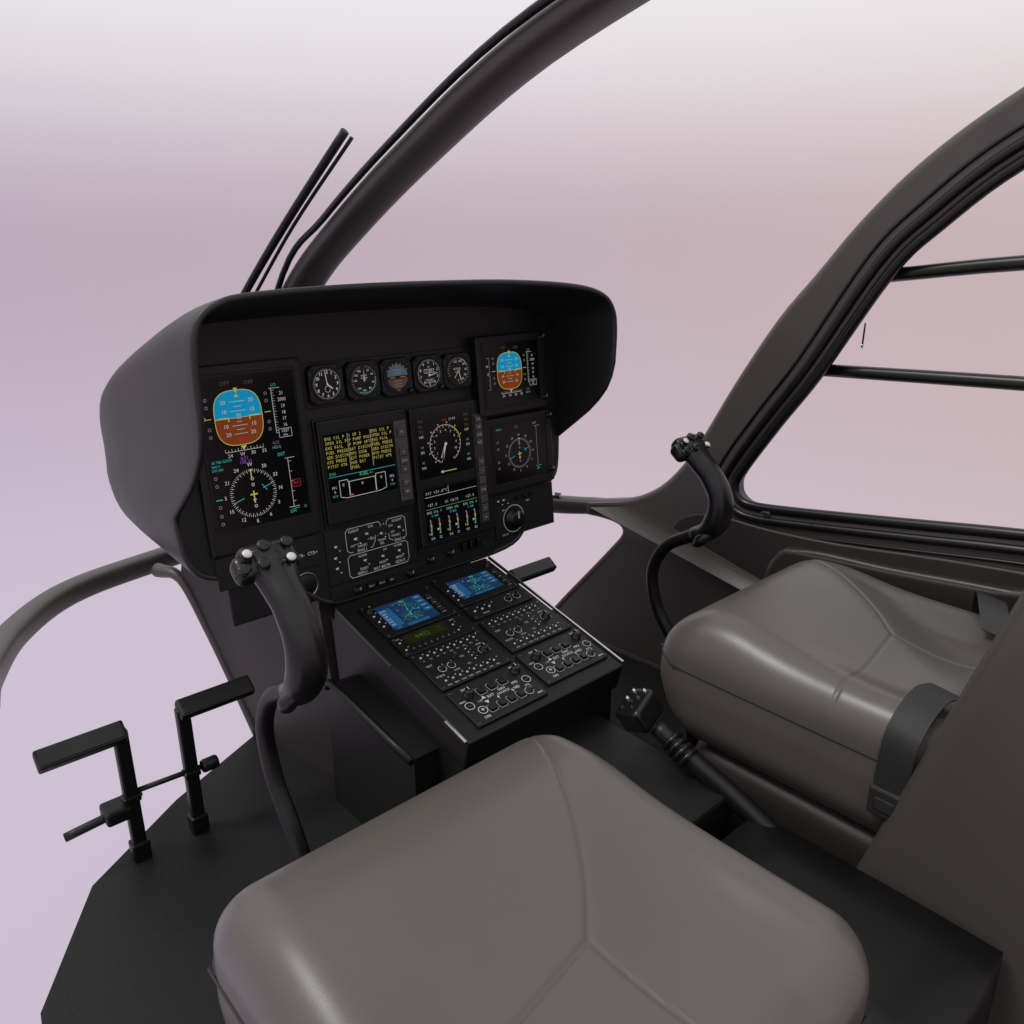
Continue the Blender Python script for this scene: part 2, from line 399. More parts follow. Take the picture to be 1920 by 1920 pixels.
def pfd(g,c,s):
    attitude(g,c,s)
    z=W0
    g.text("OFF",c[0]-.018*s,c[1]+.064*s,.0105*s,z,"t_dimyel"); g.text("OFF",c[0]+.028*s,c[1]+.062*s,.0105*s,z,"t_dimyel")
    for x in (-.058,.058):
        for y in (.038,.024,-.016,-.030): g.ring((c[0]+x*s,c[1]+y*s),.0026*s,.0009*s,z,"t_grey",14)
        g.line((c[0]+(x-.006)*s,c[1]+.003*s),(c[0]+(x+.006)*s,c[1]+.003*s),.0014*s,z,"t_yellow")
    x=c[0]-.073*s
    g.path([(x-.008*s,c[1]+.040*s),(x,c[1]+.040*s),(x,c[1]-.046*s),(x-.008*s,c[1]-.046*s)],.0010*s,z,"t_grey")
    for k in range(8): g.line((x-.004*s,c[1]+(.040-.0123*k)*s),(x,c[1]+(.040-.0123*k)*s),.0008*s,z,"t_grey")
    if s>.9: g.text("0",c[0]-.0645*s,c[1]+.004*s,.010*s,z,"t_white")
    else: g.text("0",x-.006*s,c[1]-.004*s,.010*s,z,"t_white"); g.text("20",x-.008*s,c[1]+.018*s,.008*s,z,"t_white")
    x=c[0]+.070*s
    g.line((x,c[1]+.046*s),(x,c[1]-.040*s),.0010*s,z,"t_white"); g.line((x-.004*s,c[1]+.046*s),(x+.018*s,c[1]+.046*s),.0009*s,z,"t_white")
    for k in range(17):
        g.line((x,c[1]+(.042-.0051*k)*s),(x+(.004 if k%2 else .006)*s,c[1]+(.042-.0051*k)*s),.0006*s,z,"t_white")
    for k,(t,yy) in enumerate((("21",.035),("2000",.023),("19",.010),("18",-.002),("17",-.014),("16",-.026))):
        g.text(t,x+(.020 if k!=1 else .0195)*s,c[1]+yy*s,.0094*s,z,"t_white",sx=.9)
    g.text("1027",x+.018*s,c[1]-.0375*s,.0080*s,z,"t_white"); g.text("hPa",x+.018*s,c[1]-.0455*s,.0064*s,z,"t_white")
    g.path([(x+.005*s,c[1]-.033*s),(x+.031*s,c[1]-.033*s),(x+.031*s,c[1]-.0495*s),(x+.005*s,c[1]-.0495*s)],.0008*s,z,"t_white",True)
    g.text("LO",x+.006*s,c[1]+.052*s,.008*s,z,"t_green")
    y=c[1]-.062*s
    g.line((c[0]-.035*s,y),(c[0]+.040*s,y),.0009*s,z,"t_white")
    for k in range(13): g.line((c[0]+(-.035+.0062*k)*s,y),(c[0]+(-.035+.0062*k)*s,y+(.004 if k%2 else .006)*s),.0008*s,z,"t_white")
    for t,xx in (("24",-.027),("W",-.003),("30",.018),("33",.040)): g.text(t,c[0]+xx*s,y-.007*s,.0096*s,z,"t_white")
    g.poly([(c[0]+.001*s,y+.001*s),(c[0]+.007*s,y+.009*s),(c[0]-.005*s,y+.009*s)],z*2,"t_yellow")
    g.text("ILS2",c[0]+.066*s,c[1]-.058*s,.0080*s,z,"t_mag"); g.text("HDG",c[0]+.066*s,c[1]-.067*s,.0080*s,z,"t_green")

def display(name, u0,u1,v0,v1, gu0,gu1,gv0,gv1, depth, base=0.0, label=None):
    cu,cv=(u0+u1)/2,(v0+v1)/2
    b=MB(); b.box((0,0,depth/2),(u1-u0,v1-v0,depth),"bezel",.003)
    a=[(gu0-.004-cu,gv0-.004-cv),(gu1+.004-cu,gv0-.004-cv),(gu1+.004-cu,gv1+.004-cv),(gu0-.004-cu,gv1+.004-cv)]
    for i in range(4):
        p=a[i];q=a[(i+1)%4]
        b.box(((p[0]+q[0])/2,(p[1]+q[1])/2,depth+.0008),(abs(q[0]-p[0])+.004 if i%2==0 else .0025,abs(q[1]-p[1])-.0035 if i%2 else .0025,.0022),"panel",.0005)
    for q in (-1,1):
        for r in (-1,1):
            b.lathe([(.0035,0),(.0035,.001),(.002,.0014)],"rubber",T((q*((u1-u0)/2-.007),r*((v1-v0)/2-.007),depth)),10)
    o=b.obj(name,IP,pl(cu,cv,base),label)
    g=MB()
    g.rect(gu0,gu1,gv0,gv1,-.0004,"glass")
    return o,g,(base+depth+.0010)
def fin(o,g,w,name="display_screen"):
    g.obj(name,o,PF@T((0,0,w)))

o,g,w=display("flight_display",-.425,-.196,-.262,.092,-.405,-.216,-.216,.071,.010,label="tall portrait screen with attitude ball above compass rose")
pfd(g,(-.335,-.007),1.0)
rose(g,(-.328,-.153),.0465,W0)
g.text("ILS1",-.336,-.0840,.009,W0,"t_mag"); g.text("108.10",-.335,-.0912,.009,W0,"t_mag")
g.text("AS TRK GOOD",-.380,-.0840,.0072,W0,"t_cyan",sx=.8); g.text("NAV1",-.392,-.0915,.0065,W0,"t_cyan"); g.text("DH 200",-.390,-.0985,.0065,W0,"t_cyan")
for y in (-.113,-.128,-.168,-.185,-.20): g.ring((-.396,y),.0027,.0009,W0,"t_grey",14)
g.line((-.402,-.154),(-.389,-.154),.0020,W0,"t_green")
x=-.250
g.line((x,-.098),(x,-.196),.0010,W0,"t_white"); g.line((x-.006,-.098),(x+.014,-.098),.0009,W0,"t_white"); g.line((x-.010,-.196),(x+.012,-.196),.0009,W0,"t_white")
for k in range(5): g.line((x,-.105-.020*k),(x+.006,-.105-.020*k),.0008,W0,"t_white")
g.text("DST",x-.012,-.089,.0088,W0,"t_cyan"); g.text("DH",x-.003,-.205,.0088,W0,"t_cyan"); g.line((x-.004,-.200),(x+.012,-.200),.001,W0,"t_green")
g.path([(x+.003,-.143),(x+.020,-.143),(x+.020,-.157),(x+.003,-.157)],.0010,W0*1.5,"t_red",True); g.text("RA",x+.0115,-.150,.009,W0,"t_red")
g.text("U",x+.024,-.200,.008,W0,"t_green")
fin(o,g,w)
o,g,w=display("flight_display",.230,.448,-.086,.098,.250,.422,-.064,.080,.030,label="attitude display in a thick raised bezel")
pfd(g,(.326,.014),.84)
fin(o,g,w)
o,g,w=display("navigation_display",.238,.462,-.275,-.094,.266,.437,-.252,-.114,.024,label="dim compass rose display in a raised bezel")
rose(g,(.346,-.187),.037,W0,.0080,"t_grey")
g.line((.405,-.128),(.405,-.225),.0009,W0,"t_grey"); g.line((.398,-.128),(.417,-.128),.0009,W0,"t_grey"); g.text("DST",.400,-.121,.0075,W0,"t_grey")
g.text("ILS1",.340,-.122,.0070,W0,"t_mag"); g.text("NAV1",.284,-.122,.0065,W0,"t_cyan"); g.text("DH",.406,-.235,.007,W0,"t_cyan")
for y in (-.152,-.168,-.200,-.215): g.ring((.278,y),.0025,.0008,W0,"t_grey",12)
g.line((.398,-.228),(.416,-.228),.001,W0,"t_green")
fin(o,g,w)

o,g,w=display("caution_display",-.182,.034,-.254,-.038,-.171,-.008,-.206,-.066,.010,.006,label="screen listing yellow caution messages over fuel tank drawing")
c1=["ENG OIL P","XMSN OIL P","ENG FAIL","FUEL PRESS","GEN DISCON","HYD PRESS","PITOT HTR"]
c2=["1 OF 2","F PUMP FWD","F PUMP AFT","BAT DISCON","EPU DOOR","EXT POWER","HOR BAT","FUEL"]
def ltext(g,s,u,v,size,w,m,sx=.8,bold=.0):
    vs,_=text_mesh(s,bold); x0=min(p.x for p in vs)
    g.text(s,u-x0*size*sx,v,size,w,m,bold=bold,sx=sx)
for i,s in enumerate(c1):
    g.mono(s,-.1695,-.0750-.0096*i,.0090,.0051,W0,"t_yellow"); g.mono(s,-.0605,-.0735-.0096*i,.0090,.0051,W0,"t_yellow")
for i,s in enumerate(c2): g.mono(s,-.1150,-.0745-.0096*i,.0090,.0051,W0,"t_yellow")
for x in (-.1168,-.0622): g.line((x,-.069),(x,-.146),.0008,W0,"t_white")
g.line((-.170,-.154),(-.009,-.154),.0009,W0,"t_cyan")
g.mono("END",-.168,-.1480,.0086,.0052,W0,"t_green"); g.text("FUEL",-.088,-.1590,.0100,W0*2,"t_green",bold=.01); g.text("KG",-.070,-.1595,.006,W0*2,"t_green")
g.path([(-.148,-.198),(-.148,-.164),(-.128,-.164),(-.128,-.169),(-.060,-.169),(-.060,-.164),(-.036,-.164),(-.036,-.198),(-.052,-.202),(-.134,-.202),(-.148,-.198)],.0012,W0,"t_white")
g.line((-.126,-.169),(-.126,-.197),.0022,W0*2,"t_white"); g.line((-.062,-.169),(-.062,-.199),.0022,W0*2,"t_white"); g.line((-.128,-.1975),(-.118,-.1975),.0026,W0*2,"t_orange")
for x,y in ((-.139,-.174),(-.094,-.178),(-.047,-.174)): g.text("0",x,y,.0090,W0,"t_white")
for t,x in (("FF1",-.160),("FF2",-.020)):
    g.text(t,x,-.177,.008,W0,"t_white"); g.text("0",x,-.186,.008,W0,"t_white"); g.text("KG/H",x,-.1945,.0065,W0,"t_green",sx=.8)
fin(o,g,w)
def buttons(parent,cu,v0,v1,nb,wd,w,labels):
    for k in range(nb):
        v=v1+(v0-v1)*(k+.5)/nb; h=(v1-v0)/nb*.86
        b=MB(); b.box((0,0,.002),(wd,h,.004),"strip",.0012)
        if labels[k]: b.text(labels[k],0,0,.0060,.0044,"t_print",sx=.7)
        b.obj("push_button",parent,pl(cu,v,w))
s_=MB(); s_.box((0,0,.0015),(.031,.176,.003),"strip",.001); so=s_.obj("key_strip",IP,pl(.0125,-.149,.0165))
buttons(so,.0125,-.226,-.186,2,.019,.0197,["DCT","NEXT"])
buttons(so,.0125,-.176,-.120,3,.019,.0197,["UP","DOWN","SEL"]); buttons(so,.0125,-.098,-.072,1,.019,.0197,["OFF"])

o,g,w=display("engine_display",.040,.258,-.358,-.042,.050,.206,-.200,-.064,.012,.007,label="two stacked engine screens with round torque scale and bars")
g.rect(.056,.208,-.348,-.222,-.0004,"glass")
for q in (-.2245,-.3465): g.line((.054,q),(.210,q),.001,.0,"button")
c=(.128,-.130); r=.043
g.ring(c,r,.0010,W0,"t_white",60,radians(-60),radians(250))
g.ring(c,r,.0016,W0*1.6,"t_yellow",14,radians(20),radians(60)); g.ring(c,r,.0026,W0*2,"t_red",4,radians(14),radians(20))
for k in range(25):
    a=radians(250-310*k/24*1.0); L=.006 if k%2==0 else .0035
    g.line((c[0]+r*cos(a),c[1]+r*sin(a)),(c[0]+(r-L)*cos(a),c[1]+(r-L)*sin(a)),.0010,W0*2.4,"t_white")
for k in range(11):
    a=radians(245-27*k); g.text(str(k),c[0]+(r-.012)*cos(a),c[1]+(r-.012)*sin(a),.0076,W0,"t_white")
for k in range(8):
    a=radians(60+30*k-40); g.ring((c[0]+(r+.005)*cos(a),c[1]+(r+.005)*sin(a)),.0013,.001,W0,"t_yellow",8)
g.poly([(c[0]-.003,c[1]+.002),(c[0]+.002,c[1]+.002),(c[0]-.010,c[1]-.036)],W0*3,"t_white"); g.line((c[0],c[1]+.004),(c[0]-.016,c[1]-.030),.0014,W0*3.5,"t_white")
g.disc(c,.0035,W0*4,"t_white",16)
for x in (.064,.192):
    for k,s in enumerate(["ENG","FAIL","TRQ","0.0%",None,"101","20%",None,"N1","0.0%"]):
        if s: g.text(s,x,-.072-.0115*k,.0080,W0,"t_dimyel" if k<3 else ("t_green" if k in(5,8) else "t_white"),sx=.8)
g.text("MM",c[0]+.002,c[1]+.053,.008,W0,"t_red"); g.text("21 0.0",c[0]+.024,c[1]+.054,.0075,W0,"t_white")
g.poly([(c[0]-.02,-.192),(c[0]-.012,-.188),(c[0]-.012,-.196)],W0,"t_white"); g.line((c[0]-.015,-.192),(c[0]+.025,-.192),.0016,W0*1.5,"t_yellow")
g.mono("OAT +21.6°C",.060,-.2345,.0088,.0056,W0,"t_white"); g.line((.058,-.243),(.206,-.243),.0009,W0,"t_white"); g.line((.124,-.226),(.124,-.243),.0009,W0*1.5,"t_white")
g.mono("+27.4",.063,-.262,.0088,.0052,W0,"t_white"); g.mono("DC VOLTS",.112,-.262,.0080,.0048,W0,"t_white"); g.mono("+27.6",.172,-.262,.0088,.0052,W0,"t_white")
g.line((.058,-.271),(.206,-.271),.0009,W0,"t_green")
for k,(x,t) in enumerate(((.080,"ENG OIL 1"),(.132,"XMSN OIL"),(.184,"ENG OIL 2"))):
    g.mono(t,x-.0023*len(t),-.279,.0076,.0046,W0,"t_white"); g.text("°C  BAR",x,-.288,.0072,W0,"t_cyan",sx=.8)
    for q in (-.013,.011):
        xx=x+q; g.line((xx,-.295),(xx,-.332),.0009,W0,"t_white")
        g.line((xx+.0018,-.298),(xx+.0018,-.306),.0016,W0*1.5,"t_red"); g.line((xx+.0018,-.307),(xx+.0018,-.314),.0016,W0*1.5,"t_yellow"); g.line((xx+.0018,-.315),(xx+.0018,-.331),.0011,W0*1.5,"t_green")
        g.poly([(xx-.007,-.3205+q*.3),(xx-.007,-.3265+q*.3),(xx-.001,-.3235+q*.3)],W0*2,"t_orange" if q<0 else "t_white")
        for j in range(4): g.line((xx-.003,-.297-.011*j),(xx,-.297-.011*j),.0008,W0*2.2,"t_white")
for x,t in ((.070,"0.0"),(.092,"22"),(.122,"0.0"),(.144,"21"),(.172,"0.0"),(.196,"22")): g.text(t,x,-.340,.0082,W0,"t_white")
fin(o,g,w)
s_=MB(); s_.box((0,0,.0012),(.028,.262,.0024),"button",.001); so=s_.obj("key_strip",IP,pl(.224,-.205,.020))
buttons(so,.224,-.150,-.078,4,.019,.0226,["OFF","OFF","SCROLL","RESET"]); buttons(so,.224,-.333,-.175,7,.019,.0226,["SEL","+","-","ENTER","","UP","DN"])

def gauge(u,v,kind,label):
    b=MB(); hw=.039; ch=.010
    oct_=[(-hw+ch,-hw),(hw-ch,-hw),(hw,-hw+ch),(hw,hw-ch),(hw-ch,hw),(-hw+ch,hw),(-hw,hw-ch),(-hw,-hw+ch)]
    vs=[(x,y,0) for x,y in oct_]+[(x,y,.012) for x,y in oct_]+[(x*.96,y*.96,.014) for x,y in oct_]
    fs=[[i,(i+1)%8,8+(i+1)%8,8+i] for i in range(8)]+[[8+i,8+(i+1)%8,16+(i+1)%8,16+i] for i in range(8)]+[[16+i for i in range(8)]]
    b.add(vs,fs,"bezel")
    b.lathe([(.0345,.0142),(.0345,.0162),(.032,.0168),(.031,.0148)],"panel",None,40)
    for q in (-1,1):
        for r in (-1,1): b.lathe([(.0042,.014),(.0042,.0155),(.002,.016)],"rubber",T((q*.031,r*.031,0)),10)
    if kind in("att","alt"): b.lathe([(.006,.014),(.006,.022),(.004,.024)],"blackplastic",T((.029,-.032,0)),14)
    o=b.obj("round_gauge",IP,pl(u,v,.003),label)
    d=MB(); d.disc((0,0),.0315,.0150,"dial",40); w=.0154
    def ticks(n,a0,a1,r,L,t,m="t_white"):
        for k in range(n+1):
            a=radians(a0+(a1-a0)*k/n); d.line((r*cos(a),r*sin(a)),((r-L)*cos(a),(r-L)*sin(a)),t,w,m)
    if kind=="clock":
        ticks(60,90,450,.030,.0025,.0006)
        for k in range(12):
            a=radians(90-30*(k+1)); d.text(str(k+1),.0235*cos(a),.0235*sin(a),.0088,w,"t_white",bold=.02)
        d.line((0,0),(.012,-.010),.0022,w+.0004,"t_white"); d.line((0,0),(-.002,.021),.0015,w+.0006,"t_white"); d.ring((0,-.010),.006,.0007,w+.0002,"t_white",20); d.disc((0,0),.002,w+.0009,"t_white",12)
    elif kind=="asi":
        ticks(32,80,-250,.030,.004,.0008,"t_grey")
        for s,a in (("20",62),("40",30),("60",-15),("80",-55),("100",-95),("120",-130),("140",-180),("160",150),("180",120)):
            d.text(s,.0215*cos(radians(a)),.0215*sin(radians(a)),.0062,w,"t_white")
        d.text("KNOTS",0,.009,.0045,w,"t_white"); d.text("AIRSPEED",0,.004,.0038,w,"t_white")
        d.ring((0,0),.0265,.0012,w+.0002,"t_green",24,radians(-120),radians(10)); d.poly([(-.0012,-.003),(.0012,-.003),(.0003,.024)],w+.0006,"t_white"); d.disc((0,0),.003,w+.0009,"t_grey",14)
    elif kind=="att":
        d.disc((0,.0),.026,w,"m_blue",28,0,pi); d.disc((0,0),.026,w,"m_brown",28,pi,2*pi)
        d.rect(-.026,.026,-.004,.002,w+.0002,"dial")
        for y in (.008,.014,-.009,-.015): d.line((-.009,y),(.009,y),.0009,w+.0004,"t_grey")
        for q in (-1,1): d.line((q*.020,-.001),(q*.007,-.001),.0014,w+.0006,"t_orange")
        ticks(6,30,150,.030,.005,.001,"t_grey"); d.line((-.008,-.020),(.008,-.020),.0012,w+.0006,"t_orange"); d.text("PULL",.0,-.0285,.004,w+.0006,"t_grey")
    elif kind=="alt":
        ticks(50,90,450,.030,.0028,.0007)
        for k in range(10):
            a=radians(90-36*k); d.text(str(k),.0235*cos(a),.0235*sin(a),.0078,w,"t_white",bold=.01)
        d.path([(-.013,.001),(.013,.001),(.013,.009),(-.013,.009)],.0008,w+.0002,"t_white",True); d.text("0 300",0,.005,.0078,w+.0002,"t_white"); d.text("ALT",0,.014,.0045,w,"t_white")
        d.path([(-.011,-.020),(.011,-.020),(.011,-.013),(-.011,-.013)],.0006,w+.0002,"t_white",True); d.text("1013 MB",0,-.0165,.0052,w+.0002,"t_white",sx=.8)
        d.line((-.003,-.006),(.021,.0),.0016,w+.0006,"t_white"); d.disc((0,-.003),.0025,w+.0008,"t_white",12)
    else:
        ticks(26,200,-90,.030,.0045,.0009,"t_grey")
        for s,a in (("0",-95),("20",-60),("40",-30),("60",5),("80",38),("100",72),("120",110)):
            d.text(s,.0215*cos(radians(a)),.0215*sin(radians(a)),.0066,w,"t_white")
        d.text("ROTOR",-.003,.004,.006,w,"t_white"); d.text("% RPM",-.003,-.003,.0045,w,"t_white")
        d.ring((0,0),.027,.0016,w+.0002,"t_green",10,radians(25),radians(70)); d.line((0,0),(.006,-.022),.0016,w+.0006,"t_white"); d.line((.0,0),(-.012,-.016),.0012,w+.0006,"t_yellow"); d.disc((0,0),.003,w+.0009,"t_grey",12)
    d.obj("gauge_dial",o,pl(u,v,.003))
for u,v,k,l in ((-.148,.034,"clock","round clock with twelve white numerals"),(-.062,.033,"asi","airspeed dial"),(.020,.031,"att","small attitude ball gauge"),(.103,.030,"alt","altimeter dial"),(.184,.028,"rpm","rotor speed dial")):
    gauge(u,v,k,l)

tg=MB()
tg.lathe([(.0055,0),(.0055,.002),(.0045,.0028),(.0040,.005),(.0022,.0055)],"metal",None,12)
tg.lathe([(.0016,.005),(.0020,.016),(.0026,.020),(.0018,.0225)],"metal",Matrix.Rotation(radians(18),4,'X'),12)
tgo=tg.obj("toggle_switch",IP,pl(-.119,-.297,.004)); tg_mesh=tgo.data
def toggle(parent,M,s=1.0,name="toggle_switch"):
    o=bpy.data.objects.new(name,tg_mesh); place(o,parent,M@Matrix.Scale(s,4))
for u,v in ((-.091,-.292),(-.055,-.300),(-.008,-.296),(-.102,-.349),(-.057,-.351),(-.014,-.349)): toggle(IP,pl(u,v,.004),.85)
for u,v in ((.282,-.300),(.300,-.300),(-.168,-.303),(-.171,-.327),(-.170,-.350)): toggle(IP,pl(u,v,.004),.85)
for i in range(3):
    b=MB(); b.box((0,0,.004),(.018,.007,.008),"blackplastic",.0015); b.obj("push_button",IP,pl(.35+.022*i,-.302+.001*i,.004))
def knob(parent,M,r,h,m="blackplastic",name="rotary_knob",mark=True):
    b=MB(); n=28
    b.lathe([(r*1.15,0),(r*1.15,h*.15),(r,h*.2),(r*.95,h*.9),(r*.8,h),(r*.3,h*1.02)],m,None,n)
    if mark: b.box((0,r*.5,h*1.03),(r*.14,r*.8,.0006),"t_print")
    b.obj(name,parent,M)
knob(IP,pl(.330,-.352,.004),.023,.020)
for u,v in ((.067,-.391),(.125,-.389),(.009,-.408),(-.128,-.408)): knob(IP,pl(u,v,.003),.0085,.014)
for u,v in ((.436,.085),(.436,-.060)): knob(IP,pl(u,v,.030),.0065,.010)
for u,v in ((.451,-.108),(.451,-.245)): knob(IP,pl(u,v,.024),.0065,.010)
for i in range(3): 
    b=MB(); b.box((0,0,.003),(.021,.012,.006),"rubber",.001); b.text(["BUS 1","BUS 2","EPU"][i],0,0,.0065,.0064,"t_print",sx=.85); b.obj("push_button",IP,pl(-.095+.026*i,-.408,.003))
for i in range(3):
    b=MB(); b.box((0,0,.005),(.012,.022,.010),"blackplastic",.002); b.obj("rocker_switch",IP,pl(.165+.022*i,-.385,.003))
b=MB(); b.lathe([(.027,0),(.027,.004),(.0255,.005),(.025,.002)],"metal",None,36); b.lathe([(.025,.001),(.021,.004),(.006,.006)],"rubber",None,30); b.obj("air_vent",IP,PF@T((-.242,-.367,-.004)))
b=MB(); b.box((-.29,-.36,.0),(.26,.12,.01),"panel",.003); b.obj("lower_cover",IP,PF@T((.02,.01,-.012)))

# ================================================================== CENTRE CONSOLE
CC=thing("centre_console",(.943,1.15,0),"black sloping centre console with map screens, switches and knobs","console")
b=MB(); b.box((0,.222,-.030),(.410,.452,.060),"console",.004,CF); b.obj("console_top",CC)
b=MB()
H=.198
pr=[(.955,0),(1.36,0),(1.40,.40),(1.36,.385),(1.30,.375),(.955,.285)]
vs=[(.943-H,y,z) for y,z in pr]+[(.943+H,y,z) for y,z in pr]; k=len(pr)
b.add(vs,[[i,(i+1)%k,k+(i+1)%k,k+i] for i in range(k)]+[list(range(k))[::-1],[k+i for i in range(k)]],"console")
b.box((.955,.80,.115),(.28,.36,.23),"console",.008)
b.obj("console_body",CC)
for (u,s,w_,h,m) in ((.209,.222,.005,.44,"metal"),(-.209,.03,.005,.06,"metal"),(-.209,.33,.004,.20,"button")):
    b=MB(); b.box((0,0,.002),(w_,h,.006),m,.001); b.obj("edge_trim",CC,cn(u,s,0))
def module(u0,u1,s0,s1):
    b=MB(); b.box(((u0+u1)/2,(s0+s1)/2,.003),(u1-u0,s1-s0,.006),"bezel",.0015)
    for u in (u0+.006,u1-.006):
        for s in (s0+.006,s1-.006): b.lathe([(.0035,.006),(.0035,.0072),(.002,.0078)],"button",T((u,s,0)),10)
    return b
WC=.0066
def mapscreen(u0,u1,s0,s1,seed):
    random.seed(seed); g=MB()
    g.rect(u0,u1,s0,s1,WC,"map_blue"); w=WC+.0004; W_=u1-u0; H_=s1-s0
    for (cx_,cy_,rx_,ry_) in ((.42,.35,.10,.2),(.60,.72,.14,.16),(.66,.28,.09,.13)):
        g.poly([(u0+W_*(cx_+rx_*(1+.25*sin(3*a+seed))*cos(a)),s0+H_*(cy_+ry_*(1+.25*cos(4*a+seed))*sin(a))) for a in [2*pi*i/22 for i in range(22)]],WC+.00015*(1+cx_),"map_land")
    g.rect(u0,u0+W_*.26,s0+H_*.12,s1-H_*.16,w,"map_mid")
    for k in range(6): ltext(g,["20.00","108.1","347","12.4","ETE","093"][k],u0+W_*.03,s1-H_*(.24+.11*k),.0074,w+.0003,"t_white",.8)
    for k in range(4): g.rect(u1-W_*.19,u1,s1-H_*(.18+.17*k),s1-H_*(.05+.17*k),w,"map_mid")
    for k in range(4): g.text(["NAV","TFC","WX","TER"][k],u1-W_*.095,s1-H_*(.115+.17*k),.0055,w+.0003,"t_white",sx=.8)
    g.rect(u0+W_*.3,u1-W_*.22,s0,s0+H_*.10,w,"map_mid")
    for q in range(9):
        x0=u0+W_*random.uniform(.28,.5); y0=s0+H_*random.uniform(.12,.9); a=random.uniform(-1,1); ph=random.uniform(0,6)
        pts=[]
        for i in range(12):
            x0+=W_*.035; y0+=H_*.05*(a+.8*sin(i*.9+ph))
            if s0+H_*.11<y0<s1-H_*.03 and x0<u1-W_*.21: pts.append((x0,y0))
        if len(pts)>1: g.path(pts,random.choice([.0005,.0008]),w+.0001*q,random.choice(["t_cyan","t_blue","t_blue","t_green","map_mid"]))
    g.path([(u0+W_*.55,s0+H_*.1),(u0+W_*.52,s0+H_*.5),(u0+W_*.62,s1-H_*.05)],.0008,w+.0011,"t_cyan")
    for k in range(26):
        x=u0+W_*random.uniform(.3,.76); y=s0+H_*random.uniform(.12,.92)
        g.disc((x,y),random.uniform(.0006,.0014),w+.0013,random.choice(["t_white","t_cyan","t_green","t_cyan"]),8)
    g.text("N",u0+W_*.55,s1-H_*.1,.007,w+.0014,"t_white"); g.text("GPS",u0+W_*.12,s0+H_*.06,.0065,w,"t_green")
    return g
b=module(-.172,.005,.300,.412); bo=b.obj("map_display",CC,CF,"colour map screen set in a black bezel")
mapscreen(-.145,-.032,.312,.396,1).obj("display_screen",bo,CF)
b=module(.022,.192,.312,.424); bo2=b.obj("map_display",CC,CF,"colour map screen set in a black bezel")
mapscreen(.045,.162,.330,.398,3).obj("display_screen",bo2,CF)
for par,uu in ((bo,-.158),(bo2,.033)):
    for s in (.335,.352,.372): toggle(par,cn(uu,s,.006),.6,"small_knob")
for par,uu,s0 in ((bo,-.018,.325),(bo2,.177,.335)):
    for k in range(4):
        b=MB(); b.box((0,0,.002),(.012,.007,.004),"button",.001); b.text(["CRSR","MSG","OBS","PROC"][k],0,-.0075,.0048,.0006,"t_print"); b.obj("push_button",par,cn(uu,s0+.018*k,.006))
knob(bo,cn(-.158,.388,.006),.007,.012); knob(bo2,cn(.178,.410,.006),.007,.012)
b=module(-.172,.005,.236,.296); bo=b.obj("transponder_panel",CC,CF)
g=MB(); g.rect(-.146,-.046,.262,.290,WC,"lcd"); g.text("4402",-.105,.276,.018,WC+.0004,"lcd_ink",bold=.01); g.text("ALT",-.062,.281,.007,WC+.0004,"lcd_ink"); g.text("FL 012",-.062,.271,.006,WC+.0004,"lcd_ink")
g.text("COM",-.160,.286,.005,WC,"t_print");g.text("XPDR",-.024,.286,.005,WC,"t_print")
g.obj("display_screen",bo,CF)
for k in range(8):
    b=MB(); b.box((0,0,.0015),(.007,.005,.003),"button",.0008); b.text(str(k),0,0,.0045,.0034,"t_print"); b.obj("push_button",bo,cn(-.146+.0143*k,.247,.006))
for s in (.252,.272): toggle(bo,cn(-.030,s,.006),.55,"small_knob")
for s in (.252,.275): toggle(bo,cn(-.160,s,.006),.55,"small_knob")
b=module(.022,.192,.262,.308); b.text("EMERG",.060,.270,.0055,WC,"t_print"); b.text("VOL",.148,.298,.005,WC,"t_print"); bo=b.obj("radio_panel",CC,CF)
for u in (.040,.060,.080): toggle(bo,cn(u,.285,.006),.7)
for u in (.135,.160):
    b=MB(); b.ring((0,0),.0085,.0012,.0004,"t_print",24); b.lathe([(.006,0),(.006,.007),(.004,.009)],"blackplastic",None,18); b.obj("rotary_knob",bo,cn(u,.285,.0062))
